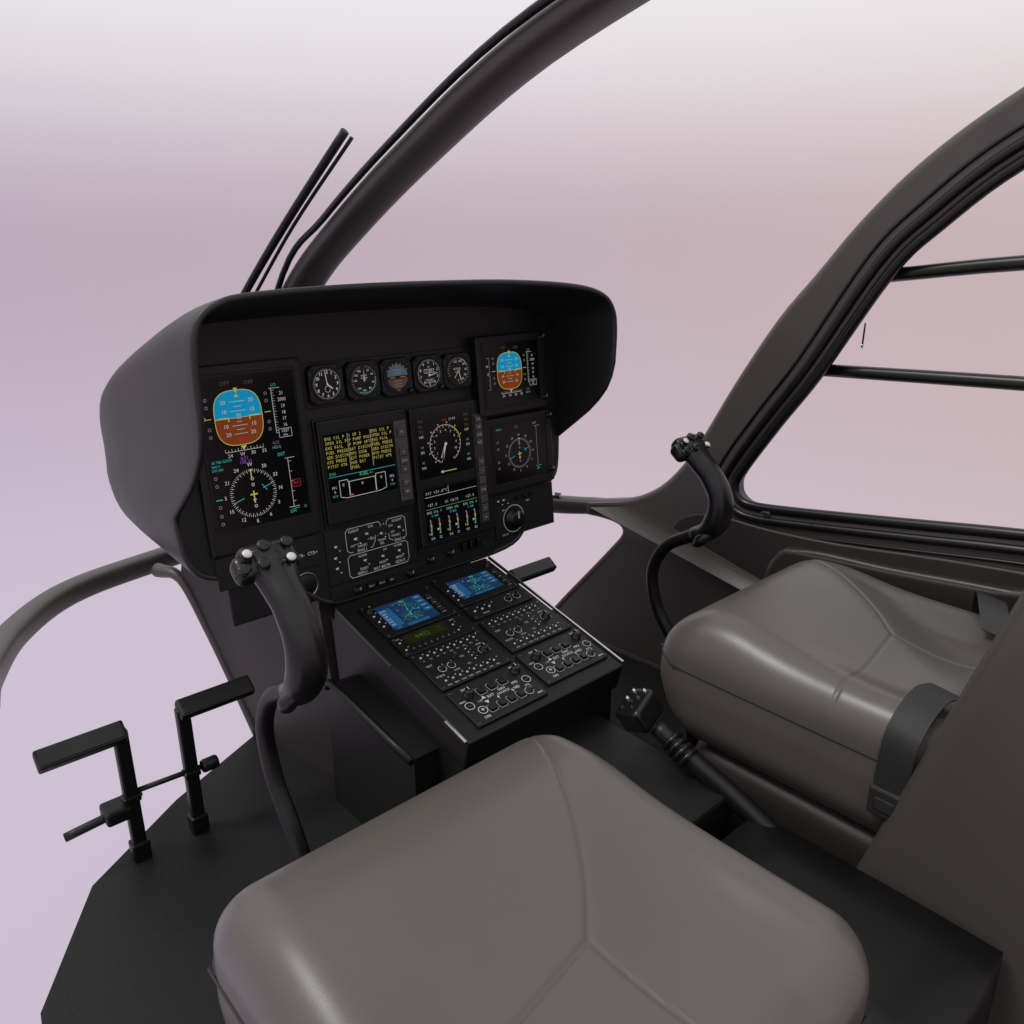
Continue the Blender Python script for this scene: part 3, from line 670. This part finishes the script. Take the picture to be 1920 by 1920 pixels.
def audio(u0,s0):
    b=module(u0,u0+.172,s0,s0+.112); g=b
    for k in range(9):
        g.text(["V1","V2","HF","N1","N2","AD","MK","DM","IC"][k],u0+.018+.0165*k,s0+.0845,.0052,WC,"t_print")
    for k in range(8):
        g.text(["INPH","NAV1","NAV2","COM1","COM2","ADF","DME","MKR"][k],u0+.022+.0170*k,s0+.0065,.0056,WC,"t_print",sx=.8)
    g.text("TEST",u0+.018,s0+.068,.0070,WC,"t_print"); g.text("VOICE",u0+.020,s0+.034,.0070,WC,"t_print"); g.text("VOX",u0+.060,s0+.034,.0066,WC,"t_print"); g.text("TX",u0+.092,s0+.060,.0080,WC,"t_print"); g.text("TX",u0+.092,s0+.036,.0065,WC,"t_print")
    g.text("EMER",u0+.145,s0+.074,.0058,WC,"t_print")
    for c_ in ((u0+.036,s0+.050),(u0+.058,s0+.050)): g.ring(c_,.0082,.0013,WC,"t_print",24)
    g.ring((u0+.144,s0+.054),.0125,.0010,WC,"t_print",24,radians(-30),radians(210))
    o=b.obj("audio_panel",CC,CF)
    for k in range(9): toggle(o,cn(u0+.018+.0165*k,s0+.096,.006),.62)
    for k in range(8): toggle(o,cn(u0+.022+.0170*k,s0+.019,.006),.62)
    for k in range(4): toggle(o,cn(u0+.112,s0+.042+.011*k,.006),.45,"small_knob")
    knob(o,cn(u0+.144,s0+.054,.006),.0085,.012); knob(o,cn(u0+.036,s0+.050,.006),.0050,.009); knob(o,cn(u0+.058,s0+.050,.006),.0050,.009); knob(o,cn(u0+.078,s0+.066,.006),.0050,.009)
audio(-.168,.122); audio(.022,.140)
def dcp(u0,s0):
    b=module(u0,u0+.172,s0,s0+.100); g=b
    def cir(c_,r=.0088): g.ring(c_,r,.0013,WC,"t_print",26)
    for k in [(.018,.050),(.033,.030),(.160,.052),(.143,.024)]: cir((u0+k[0],s0+k[1]))
    for i in range(3):
        x=u0+.062+.026*i; g.path(rpath(x-.010,x+.010,s0+.062,s0+.080,.002),.0007,WC,"t_print",True)
    for i in range(4):
        x=u0+.052+.0235*i; g.path(rpath(x-.009,x+.009,s0+.016,s0+.034,.002),.0007,WC,"t_print",True)
    for s,u,v,z in (("DH",.034,.090,.0078),("EXT",.070,.052,.0090),("NAV",.100,.056,.0085),("SOURCE",.098,.0475,.0078),("ND",.128,.044,.0095),("PFD",.133,.056,.0085),("MINS",.156,.093,.006),("CRS",.030,.012,.0080),("HDG",.012,.064,.0060),("T ST",.043,.050,.0055),("RST",.150,.038,.006),("RNG",.160,.010,.0065)):
        g.text(s,u0+u,s0+v,z,WC,"t_print",bold=.015)
    g.text("+",u0+.033,s0+.030,.014,WC+.0004,"t_print",bold=.02)
    for x,y,q in ((.054,.055,1),(.054,.043,-1)): g.poly([(u0+x-.005,s0+y-q*.003),(u0+x+.005,s0+y-q*.003),(u0+x,s0+y+q*.005)],WC,"t_print")
    for x in (.080,.116):
        g.line((u0+x,s0+.036),(u0+x,s0+.044),.0012,WC,"t_print"); g.poly([(u0+x-.003,s0+.041),(u0+x+.003,s0+.041),(u0+x,s0+.046)],WC+.0003,"t_print")
    o=b.obj("display_control_panel",CC,CF)
    for k in [(.034,.074),(.156,.080)]: knob(o,cn(u0+k[0],s0+k[1],.006),.0092,.014)
    knob(o,cn(u0+.143,s0+.024,.006),.0062,.012,"button"); knob(o,cn(u0+.018,s0+.050,.006),.005,.004,mark=False); knob(o,cn(u0+.160,s0+.052,.006),.005,.004,mark=False)
    for i in range(3):
        q=MB(); q.box((0,0,.003),(.015,.013,.006),"blackplastic",.0015); q.obj("push_button",o,cn(u0+.062+.026*i,s0+.071,.006))
    for i in range(4):
        q=MB(); q.box((0,0,.003),(.0135,.013,.006),"blackplastic",.0015); q.obj("push_button",o,cn(u0+.052+.0235*i,s0+.025,.006))
dcp(-.168,.014); dcp(.020,.030)
b=MB()
vs=[]
for x in (.690,.7445): vs+=[(x,1.03,0),(x,1.34,0),(x,1.34,.285),(x,1.30,.305),(x,1.03,.268)]
b.add(vs,[[0,1,6,5],[1,2,7,6],[2,3,8,7],[3,4,9,8],[4,0,5,9],[4,3,2,1,0],[5,6,7,8,9]],"console")
b.sweep([(.688,1.035,.262),(.688,1.30,.298),(.688,1.335,.283)],.008,"rubber",10,sub=4)
b.obj("side_duct",CC)

# ================================================================== CYCLIC STICKS
def cyclic(x,label):
    e=thing("cyclic_stick",(x,.95,0),label,"control stick","cyclic control sticks")
    b=MB()
    P=[(.945,.0),(.965,.12),(1.02,.235),(1.075,.31),(1.098,.38),(1.090,.435),(1.055,.485),(1.000,.520),(.955,.548)]
    b.sweep([(x,y,z) for y,z in P],[.016,.015,.0145,.0145,.0145,.0145,.0145,.015,.017],"rubber",16)
    b.obj("stick_shaft",e)
    b=MB()
    P=[(.988,.526),(.955,.543),(.935,.570),(.926,.605),(.934,.640),(.960,.675),(.988,.700),(1.010,.722),(1.022,.742)]
    R_=[(.019,.018),(.027,.023),(.030,.027),(.0295,.0275),(.0275,.0265),(.0265,.0255),(.030,.025),(.037,.023),(.033,.016)]
    b.sweep([(x,y,z) for y,z in P],R_,"blackplastic",24)
    b.sweep([(x-.012,.975,.513),(x-.022,.955,.528),(x-.012,.935,.550)],[.010,.014,.010],"blackplastic",12)
    b.obj("grip",e)
    HM=T((x,1.015,.722))@Matrix.Rotation(radians(38),4,'X')
    b=MB()
    b.rbox((0,.004,0),(.042,.026,.018),.014,"blackplastic",(12,10,8))
    b.rbox((-.036,-.002,-.002),(.018,.020,.016),.012,"blackplastic",(8,8,8))
    b.obj("grip_head",e,HM)
    for (u,v,r,h,m) in ((-.036,.006,.0080,.014,"cap"),(.020,-.016,.0080,.014,"cap"),(-.008,.014,.0095,.015,"k"),(.026,.012,.009,.014,"k"),(-.020,-.014,.0085,.015,"k"),(-.048,-.014,.0085,.012,"k")):
        q=MB(); q.lathe([(r*.9,0),(r*.9,h*.4),(r*.6,h*.42),(r*.6,h*.6),(r,h*.64),(r*1.02,h*.9),(r*.85,h*1.02),(r*.2,h*1.03)],"blackplastic",None,18)
        if m=="cap": q.lathe([(r*.86,h*.98),(r*.84,h*1.06),(r*.62,h*1.16),(r*.2,h*1.20)],"cap_white",None,18)
        q.obj("grip_button",e,HM@T((u,v,.014)))
    q=MB(); q.box((0,0,0),(.008,.030,.006),"rubber",.002); q.box((0,-.018,.006),(.004,.004,.010),"button",.001); q.obj("grip_switch",e,HM@T((.007,-.002,.020)))
cyclic(.45,"black curved cyclic stick with silver-capped thumb buttons beside the near seat")
cyclic(1.445,"black curved cyclic stick standing before the far seat")

# ================================================================== PEDALS
def pedal(x,side,label,dz=0):
    e=thing("rudder_pedal",(x,1.445,0),label,"pedal","rudder pedals")
    b=MB(); b.box((0,0,.145),(.026,.020,.29),"rubber",.004); b.box((0,0,.02),(.034,.03,.04),"rubber",.004); b.box((0,0,.14),(.032,.026,.014),"blackplastic",.003)
    b.obj("pedal_arm",e,T((x,1.447,dz)))
    b=MB(); b.box((0,0,0),(.150,.040,.022),"rubber",.004); b.box((-.0,-.0,.0115),(.140,.032,.003),"blackplastic",.001)
    b.obj("foot_pad",e,T((x+side*.066,1.442,.288+dz))@Matrix.Rotation(radians(35),4,'X'))
    return e
e1=pedal(.316,-1,"black foot pedal on an upright arm, bar pad")
e2=pedal(.432,1,"black foot pedal linked by a thin cross rod")
b=MB(); b.sweep([(.316,1.447,.150),(.47,1.447,.142)],.0055,"rubber",10); b.lathe([(.012,-.016),(.014,-.012),(.014,.012),(.012,.016)],"rubber",T((.47,1.447,.142))@Matrix.Rotation(radians(90),4,'Y'),14); b.obj("link_rod",e2)
b=MB(); b.box((.29,1.46,.115),(.05,.05,.030),"rubber",.006); b.sweep([(.20,1.48,.09),(.31,1.46,.115),(.33,1.45,.14)],.009,"rubber",10); b.obj("pedal_bracket",e1)
e3=pedal(1.305,1,"black foot pedal seen beyond the console",.03)

# ================================================================== COLLECTIVE
CV=thing("collective_lever",(1.06,.60,.2),"black collective lever with button head and ribbed boot between the seats","control lever")
b=MB(); b.sweep([(1.095,.46,.15),(1.085,.60,.215),(1.070,.70,.262),(1.062,.775,.298)],[.021,.020,.018,.017],"rubber",18)
for t in (.0,.012,.024,.036): 
    b.sweep([(1.065,.745-t,.284-t*.5),(1.065,.738-t,.2805-t*.5)],[.023,.023],"blackplastic",18)
b.obj("lever_tube",CV)
HM=T((1.055,.812,.318))@Matrix.Rotation(radians(-22),4,'X')@Matrix.Rotation(radians(-25),4,'Y')
b=MB(); b.rbox((0,0,0),(.036,.030,.026),.010,"blackplastic",(10,10,10)); b.obj("lever_head",CV,HM)
for u,v,m in ((-.020,.014,0),(.004,.016,1),(.024,.012,1),(-.018,-.010,0),(.006,-.010,2),(.025,-.014,1),(-.003,.001,0)):
    q=MB(); r=.0046
    q.lathe([(r,0),(r,.002),(r*.8,.003),(r*.6,.006 if m else .005),(r*.3,.0065 if m else .0055)],"metal" if m==1 else ("button" if m==2 else "rubber"),None,12)
    q.obj("lever_button",CV,HM@T((u,v,.0255)))

# ================================================================== SEATS
def seat(cx,cy,label,back=True):
    e=thing("pilot_seat",(cx,cy,0),label,"seat","pilot seats")
    hx,hy,hz=.268,.265,.135; r=.080 if back else .066
    seams=[[(-.27,-.080),(-.15,-.076),(.02,-.052)],[(.225,.26),(.15,.11),(.08,.01),(.02,-.052)],[(.02,-.052),(.03,-.15),(.035,-.27)]]
    S=[]
    for s in seams:
        P,_=smooth_path([(a,b_,0) for a,b_ in s],0.0,5,False)
        S+=[(P[i].x,P[i].y,P[i+1].x,P[i+1].y) for i in range(len(P)-1)]
    def seamd(x,y):
        d=9
        for ax,ay,bx,by in S:
            dx,dy=bx-ax,by-ay; L2=dx*dx+dy*dy; t=max(0,min(1,((x-ax)*dx+(y-ay)*dy)/L2)); q=math.hypot(x-ax-t*dx,y-ay-t*dy)
            if q<d:d=q
        return d
    def ss(a,b_,x):
        t=max(0,min(1,(x-a)/(b_-a))); return t*t*(3-2*t)
    def fn(x,y,z):
        t=(z+hz)/(2*hz)
        X,Y,Z=x,y,z
        if y>0:
            k=(y/hy)**2
            Y+= k*(.034*math.sin(pi*min(1,max(0,t)))-.06*max(0,.45-t))
        X*=1-.08*max(0,.5-t)
        if t>.55:
            q=ss(.55,1,t)
            u=x/hx; v=y/hy
            Z+= q*(.016*math.exp(-((v-.55)/.34)**2) - .028*ss(.25,-.50,v)*(1-ss(.50,.95,abs(u))) )
            side=(x-.02)*.86-(y+.052)*.51
            Z-= q*(.018 if back else .008)*ss(-.02,.11,side)*ss(.97,.66,u)*ss(-1.0,-.5,v)*ss(1.0,.6,v)
            d=seamd(x,y)
            Z-= q*.0034*math.exp(-(d/.0026)**2)
        return (X,Y,Z)
    b=MB()
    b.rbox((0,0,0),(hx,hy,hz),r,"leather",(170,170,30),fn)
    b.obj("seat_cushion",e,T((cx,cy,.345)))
    pts=[]
    for (sx,sy,a0) in ((1,1,0),(-1,1,90),(-1,-1,180),(1,-1,270)):
        for k in range(7):
            a=radians(a0+90*k/6); px_,py_=sx*(hx-r)+(r+.0006)*cos(a),sy*(hy-r)+(r+.0006)*sin(a)
            f_=fn(px_,py_,.040); pts.append((cx+f_[0],cy+f_[1],.345+f_[2]))
    b=MB(); b.sweep(pts,.0020,"stitch",8,closed=True,sub=4); b.obj("seat_piping",e)
    b=MB(); b.rbox((0,0,0),(.235,.225,.10),.04,"frame_dark",(10,10,8)); b.obj("seat_base",e,T((cx,cy-.015,.12)))
    if back:
        b=MB()
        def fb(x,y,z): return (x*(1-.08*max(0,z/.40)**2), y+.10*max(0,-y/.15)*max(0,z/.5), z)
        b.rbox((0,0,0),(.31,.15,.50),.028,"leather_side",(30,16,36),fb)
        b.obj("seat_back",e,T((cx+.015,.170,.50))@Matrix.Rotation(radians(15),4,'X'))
    return e
s1=seat(1.405,.575,"grey-taupe leather pilot seat with dark lap belts, by the door",True)
s2=seat(.474,.482,"grey-taupe leather pilot seat cushion beside the centre console",False)
def strap(parent,pts,wd,name="lap_belt",axis=(0,0,1)):
    P,_=smooth_path(pts,0.0,8,False); vs=[];fs=[]
    ax=Vector(axis).normalized()
    for i,p in enumerate(P):
        t=(P[min(i+1,len(P)-1)]-P[max(i-1,0)]).normalized(); nn=t.cross(ax).normalized()
        for a,c_ in ((-1,-1),(1,-1),(1,1),(-1,1)): vs.append(p+ax*a*wd/2+nn*c_*.0012)
    N=len(P)
    for i in range(N-1):
        for k in range(4): fs.append([i*4+k,i*4+(k+1)%4,(i+1)*4+(k+1)%4,(i+1)*4+k])
    fs+= [[0,1,2,3],[(N-1)*4+k for k in (3,2,1,0)]]
    b=MB(); b.add(vs,fs,"belt",False); return b.obj(name,parent)
strap(s1,[(1.28,.372,.466),(1.225,.374,.482),(1.190,.376,.477),(1.156,.378,.457),(1.137,.380,.425),(1.132,.382,.345)],.052,axis=(.05,1,.1))
strap(s1,[(1.56,.39,.462),(1.61,.42,.500),(1.66,.44,.492),(1.695,.45,.44),(1.70,.45,.36)],.055,axis=(.05,1,.1))
b=MB(); b.box((0,0,0),(.012,.055,.05),"belt",.004); b.box((-.007,0,.0),(.004,.03,.02),"button",.001); b.obj("belt_buckle",s1,T((1.130,.382,.320)))

SB=MB(); SB.rbox((0,0,0),(.145,.20,.105),.010,"console",(4,4,4)); o=SB.obj("storage_box",None,T((.955,.38,.105))); tag(o,"plain black storage box standing between the two seats","box")

# ================================================================== AIRFRAME
fl=MB()
pts=[(.671,1.693),(.43,1.573),(.22,1.43),(.08,1.2),(.02,.8),(0,-.4),(1.79,-.4),(1.79,1.45),(1.70,1.672),(1.5,1.70),(.943,1.72)]
k=len(pts)
fl.add([(x,y,0) for x,y in pts]+[(x,y,-.03) for x,y in pts],[list(range(k)),[2*k-1-i for i in range(k)]]+[[i,k+i,k+(i+1)%k,(i+1)%k] for i in range(k)],"floor")
o=fl.obj("cabin_floor"); o["kind"]="structure"
b=MB()
L_=[(.74,1.37,0),(.671,1.69,0),(.60,1.86,.40),(.62,1.80,.62),(.735,1.455,.62),(.735,1.43,.40)]
Rr=[(1.886-x,y,z) for x,y,z in L_]
b.add(L_+Rr,[[0,1,2,3,4,5],[11,10,9,8,7,6],[1,7,8,2],[2,8,9,3],[3,9,10,4],[4,10,11,5],[0,5,11,6]],"frame_dark")
b.sweep([(.671,1.69,.0),(.655,1.735,.10),(.628,1.80,.25),(.60,1.865,.38),(.575,1.95,.385)],[.010,.010,.010,.012,.018],"frame",12)
b.sweep([(1.886-.671,1.69,.0),(1.886-.655,1.735,.10),(1.886-.628,1.80,.25),(1.886-.60,1.865,.38),(1.886-.575,1.95,.385)],[.010,.010,.010,.012,.018],"frame",12)
o=b.obj("nose_bulkhead"); tag(o,"dark brown nose bulkhead between the two chin windows","bulkhead")
WF=thing("nose_structure",(.94,2.0,.37),"grey-brown curved windscreen frame around the helicopter nose","aircraft nose")
def bx(y): return 1.785-(.90*(y-1.30)**2 if y>1.30 else 0)
b=MB()
b.sweep([(.10,1.30,.50),(.145,1.58,.41),(.235,1.83,.372),(.38,1.985,.37),(.60,2.05,.372),(.94,2.09,.38),(1.28,2.05,.375),(1.50,1.955,.372),(1.63,1.80,.374),(1.695,1.65,.385),(bx(1.56)+.004,1.56,.396),(bx(1.45)+.006,1.45,.415)],[(.030,.026)]*10+[(.028,.024),(.020,.016)],"frame",20,up=(0,0,1),sub=8,sq=1.5)
b.obj("lower_rail",WF)
b=MB()
b.sweep([(.94,2.12,.42),(.94,2.06,.70),(.94,1.93,.92),(.94,1.75,1.075),(.94,1.55,1.19),(.94,1.30,1.31),(.94,1.0,1.43),(.94,.6,1.53)],[(.046,.022)]*8,"frame",20,up=(0,-.5,1),sub=6,sq=1.5)
b.obj("centre_post",WF)
b=MB(); b.sweep([(.885,2.05,.72),(.885,1.765,1.085),(.885,1.565,1.20),(.885,1.31,1.322),(.885,1.0,1.445),(.885,.6,1.54)],.007,"seal",10); b.obj("rubber_seal",WF)
b=MB(); b.box((0,0,0),(.014,.10,.012),"metal",.004); b.box((.0,-.04,.01),(.018,.02,.012),"brightcap",.003); b.obj("latch_handle",WF,T((1.66,1.69,.412))@Matrix.Rotation(radians(35),4,'Z'))
b=MB(); b.sweep([(.800,1.93,.94),(.82,1.828,1.045),(.86,1.683,1.191),(.91,1.50,1.36)],.009,"rubber",10); b.sweep([(.815,1.93,.93),(.840,1.815,1.045),(.877,1.675,1.191),(.925,1.50,1.35)],.004,"seal",8)
o=b.obj("windscreen_wiper"); tag(o,"thin black wiper arm lying along the windscreen","wiper")

DR=thing("cabin_door",(1.76,.6,0),"dark grey-brown cabin side door with large window and rails","door")
low=cr2([(1.68,-.01),(1.625,.08),(1.555,.18),(1.490,.27),(1.452,.325),(1.455,.352),(1.50,.366),(1.56,.372)],4,False)
top=cr2([(1.56,.418),(1.50,.428),(1.42,.448),(1.335,.500),(1.265,.575),(1.206,.666),(1.123,.818),(1.023,.981),(.936,1.091),(.858,1.191),(.76,1.293),(.64,1.385),(.50,1.462),(.25,1.55),(-.3,1.60)],4,False)
outer=low+top+[(-.5,1.60),(-.5,-.01)]
hole=[(-.30,.68),(.0,.655),(.428,.600),(.651,.566),(.90,.529),(1.03,.514),(1.075,.524),(1.090,.552),(1.077,.595),(.99,.735),(.901,.868),(.770,1.095),(.684,1.188),(.56,1.29),(.38,1.38),(.10,1.44),(-.30,1.46)]
hs=cr2(hole,4)
YZ=Matrix(((0,0,1,1.785),(1,0,0,0),(0,1,0,0),(0,0,0,1)))
b=MB(); plate(b,[outer,hs],.010,.020,"frame",YZ)
for v in b.v: v.x+=bx(v.y)-1.785
b.obj("door_shell",DR)
def yz(p,x): return (x,p[0],p[1])
def offs(pts,d):
    n=len(pts); o=[]
    for i in range(n):
        a=pts[i-1];c=pts[(i+1)%n];dx,dy=c[0]-a[0],c[1]-a[1];L=math.hypot(dx,dy); o.append((pts[i][0]+dy/L*d,pts[i][1]-dx/L*d))
    return o
b=MB(); b.sweep([yz(p,1.762) for p in hole],(.013),"seal",10,closed=True,sub=5); b.obj("window_seal",DR)
b=MB(); b.sweep([yz(p,1.756) for p in offs(hole,.030)],(.011),"seal",10,closed=True,sub=5); b.obj("inner_trim",DR)
b=MB(); b.sweep([yz(p,1.755) for p in offs(hole,.058)],(.0045),"seal",8,closed=True,sub=5); b.obj("trim_groove",DR)
for pts_ in ([(1.79,.80,1.085),(1.79,.52,1.118),(1.79,.1,1.15)],[(1.79,.915,.872),(1.79,.48,.892),(1.79,.1,.905)]):
    b=MB(); b.sweep(pts_,.0145,"seal",12,sub=4); b.obj("window_rail",DR)
b=MB()
dp=[(1.20,.03),(1.26,.15),(1.29,.28),(1.27,.40),(1.20,.455),(1.10,.470),(.98,.470),(.80,.482),(.55,.515),(.25,.545),(-.3,.60),(-.3,.03)]
plate(b,[cr2(dp,3)],.002,.006,"frame_dark",T((-.032,0,0))@YZ)
b.obj("door_lining",DR)
b=MB()
pk=[(.93,.20),(.965,.33),(.93,.43),(.86,.452),(.66,.468),(.45,.490),(.20,.51),(.20,.20)]
plate(b,[cr2(pk,3)],.006,.014,"frame_dark",T((-.050,0,0))@YZ)
b.obj("map_pocket",DR)
b=MB(); b.sweep([(1.724,.95,.30),(1.724,.94,.40),(1.724,.86,.447),(1.724,.66,.463),(1.724,.45,.485),(1.724,.1,.515)],.0065,"frame",10); b.obj("pocket_rim",DR)
for y in (.99,.86):
    b=MB(); b.box((0,0,0),(.006,.022,.006),"metal",.001); b.obj("latch_clip",DR,T((1.750,y,.508)))
b=MB(); b.sweep([(1.90,.872,.975),(1.90,.872,.925)],.0022,"seal",8); b.sweep([(1.90,.872,.926),(1.90,.872,.918)],.0035,"metal",8); b.obj("air_probe",DR)

# ================================================================== WORLD + LIGHT
w=bpy.data.worlds.new("World"); sc.world=w; w.use_nodes=True
nt=w.node_tree; nt.nodes.clear()
out=nt.nodes.new("ShaderNodeOutputWorld"); bg=nt.nodes.new("ShaderNodeBackground"); nt.links.new(bg.outputs[0],out.inputs[0])
tc=nt.nodes.new("ShaderNodeTexCoord")
dt=nt.nodes.new("ShaderNodeVectorMath"); dt.operation='DOT_PRODUCT'; dt.inputs[1].default_value=(.743,-.669,0)
nt.links.new(tc.outputs["Generated"],dt.inputs[0])
mr=nt.nodes.new("ShaderNodeMapRange"); mr.inputs["From Min"].default_value=-.55; mr.inputs["From Max"].default_value=.55; nt.links.new(dt.outputs["Value"],mr.inputs["Value"])
sx=nt.nodes.new("ShaderNodeSeparateXYZ"); nt.links.new(tc.outputs["Generated"],sx.inputs[0])
def ramp(stops):
    r=nt.nodes.new("ShaderNodeValToRGB"); r.color_ramp.interpolation='EASE'
    while len(r.color_ramp.elements)<len(stops): r.color_ramp.elements.new(.5)
    for e_,(p,c) in zip(r.color_ramp.elements,stops): e_.position=p; e_.color=(*c,1)
    return r
zr=nt.nodes.new("ShaderNodeMapRange"); zr.inputs["From Min"].default_value=-1; zr.inputs["From Max"].default_value=1; nt.links.new(sx.outputs["Z"],zr.inputs["Value"])
A_=ramp([(0.0,(.56,.50,.60)),(.28,(.62,.54,.66)),(.50,(.50,.415,.50)),(.64,(.84,.81,.85)),(1.0,(.95,.95,.96))])
B_=ramp([(0.0,(.56,.49,.53)),(.28,(.61,.51,.55)),(.50,(.575,.445,.465)),(.64,(.86,.82,.83)),(1.0,(.95,.95,.95))])
nt.links.new(zr.outputs[0],A_.inputs[0]); nt.links.new(zr.outputs[0],B_.inputs[0])
mx=nt.nodes.new("ShaderNodeMixRGB"); nt.links.new(mr.outputs[0],mx.inputs[0]); nt.links.new(A_.outputs[0],mx.inputs[1]); nt.links.new(B_.outputs[0],mx.inputs[2])
nt.links.new(mx.outputs[0],bg.inputs[0]); bg.inputs[1].default_value=1.0
sl=bpy.data.lights.new("sun","SUN"); sl.energy=1.6; sl.angle=radians(16); sl.color=(1,.97,.93)
so=bpy.data.objects.new("sun",sl); COL.objects.link(so); so.rotation_euler=Vector((.55,-.30,-1)).to_track_quat('-Z','Y').to_euler()

cam=bpy.data.cameras.new("camera"); cam.lens=28.125; cam.sensor_width=36; cam.clip_start=.02; cam.clip_end=500
co=bpy.data.objects.new("camera",cam); COL.objects.link(co)
co.location=(0,0,1.15); co.rotation_euler=(radians(90-18.5),0,radians(-42))
sc.camera=co
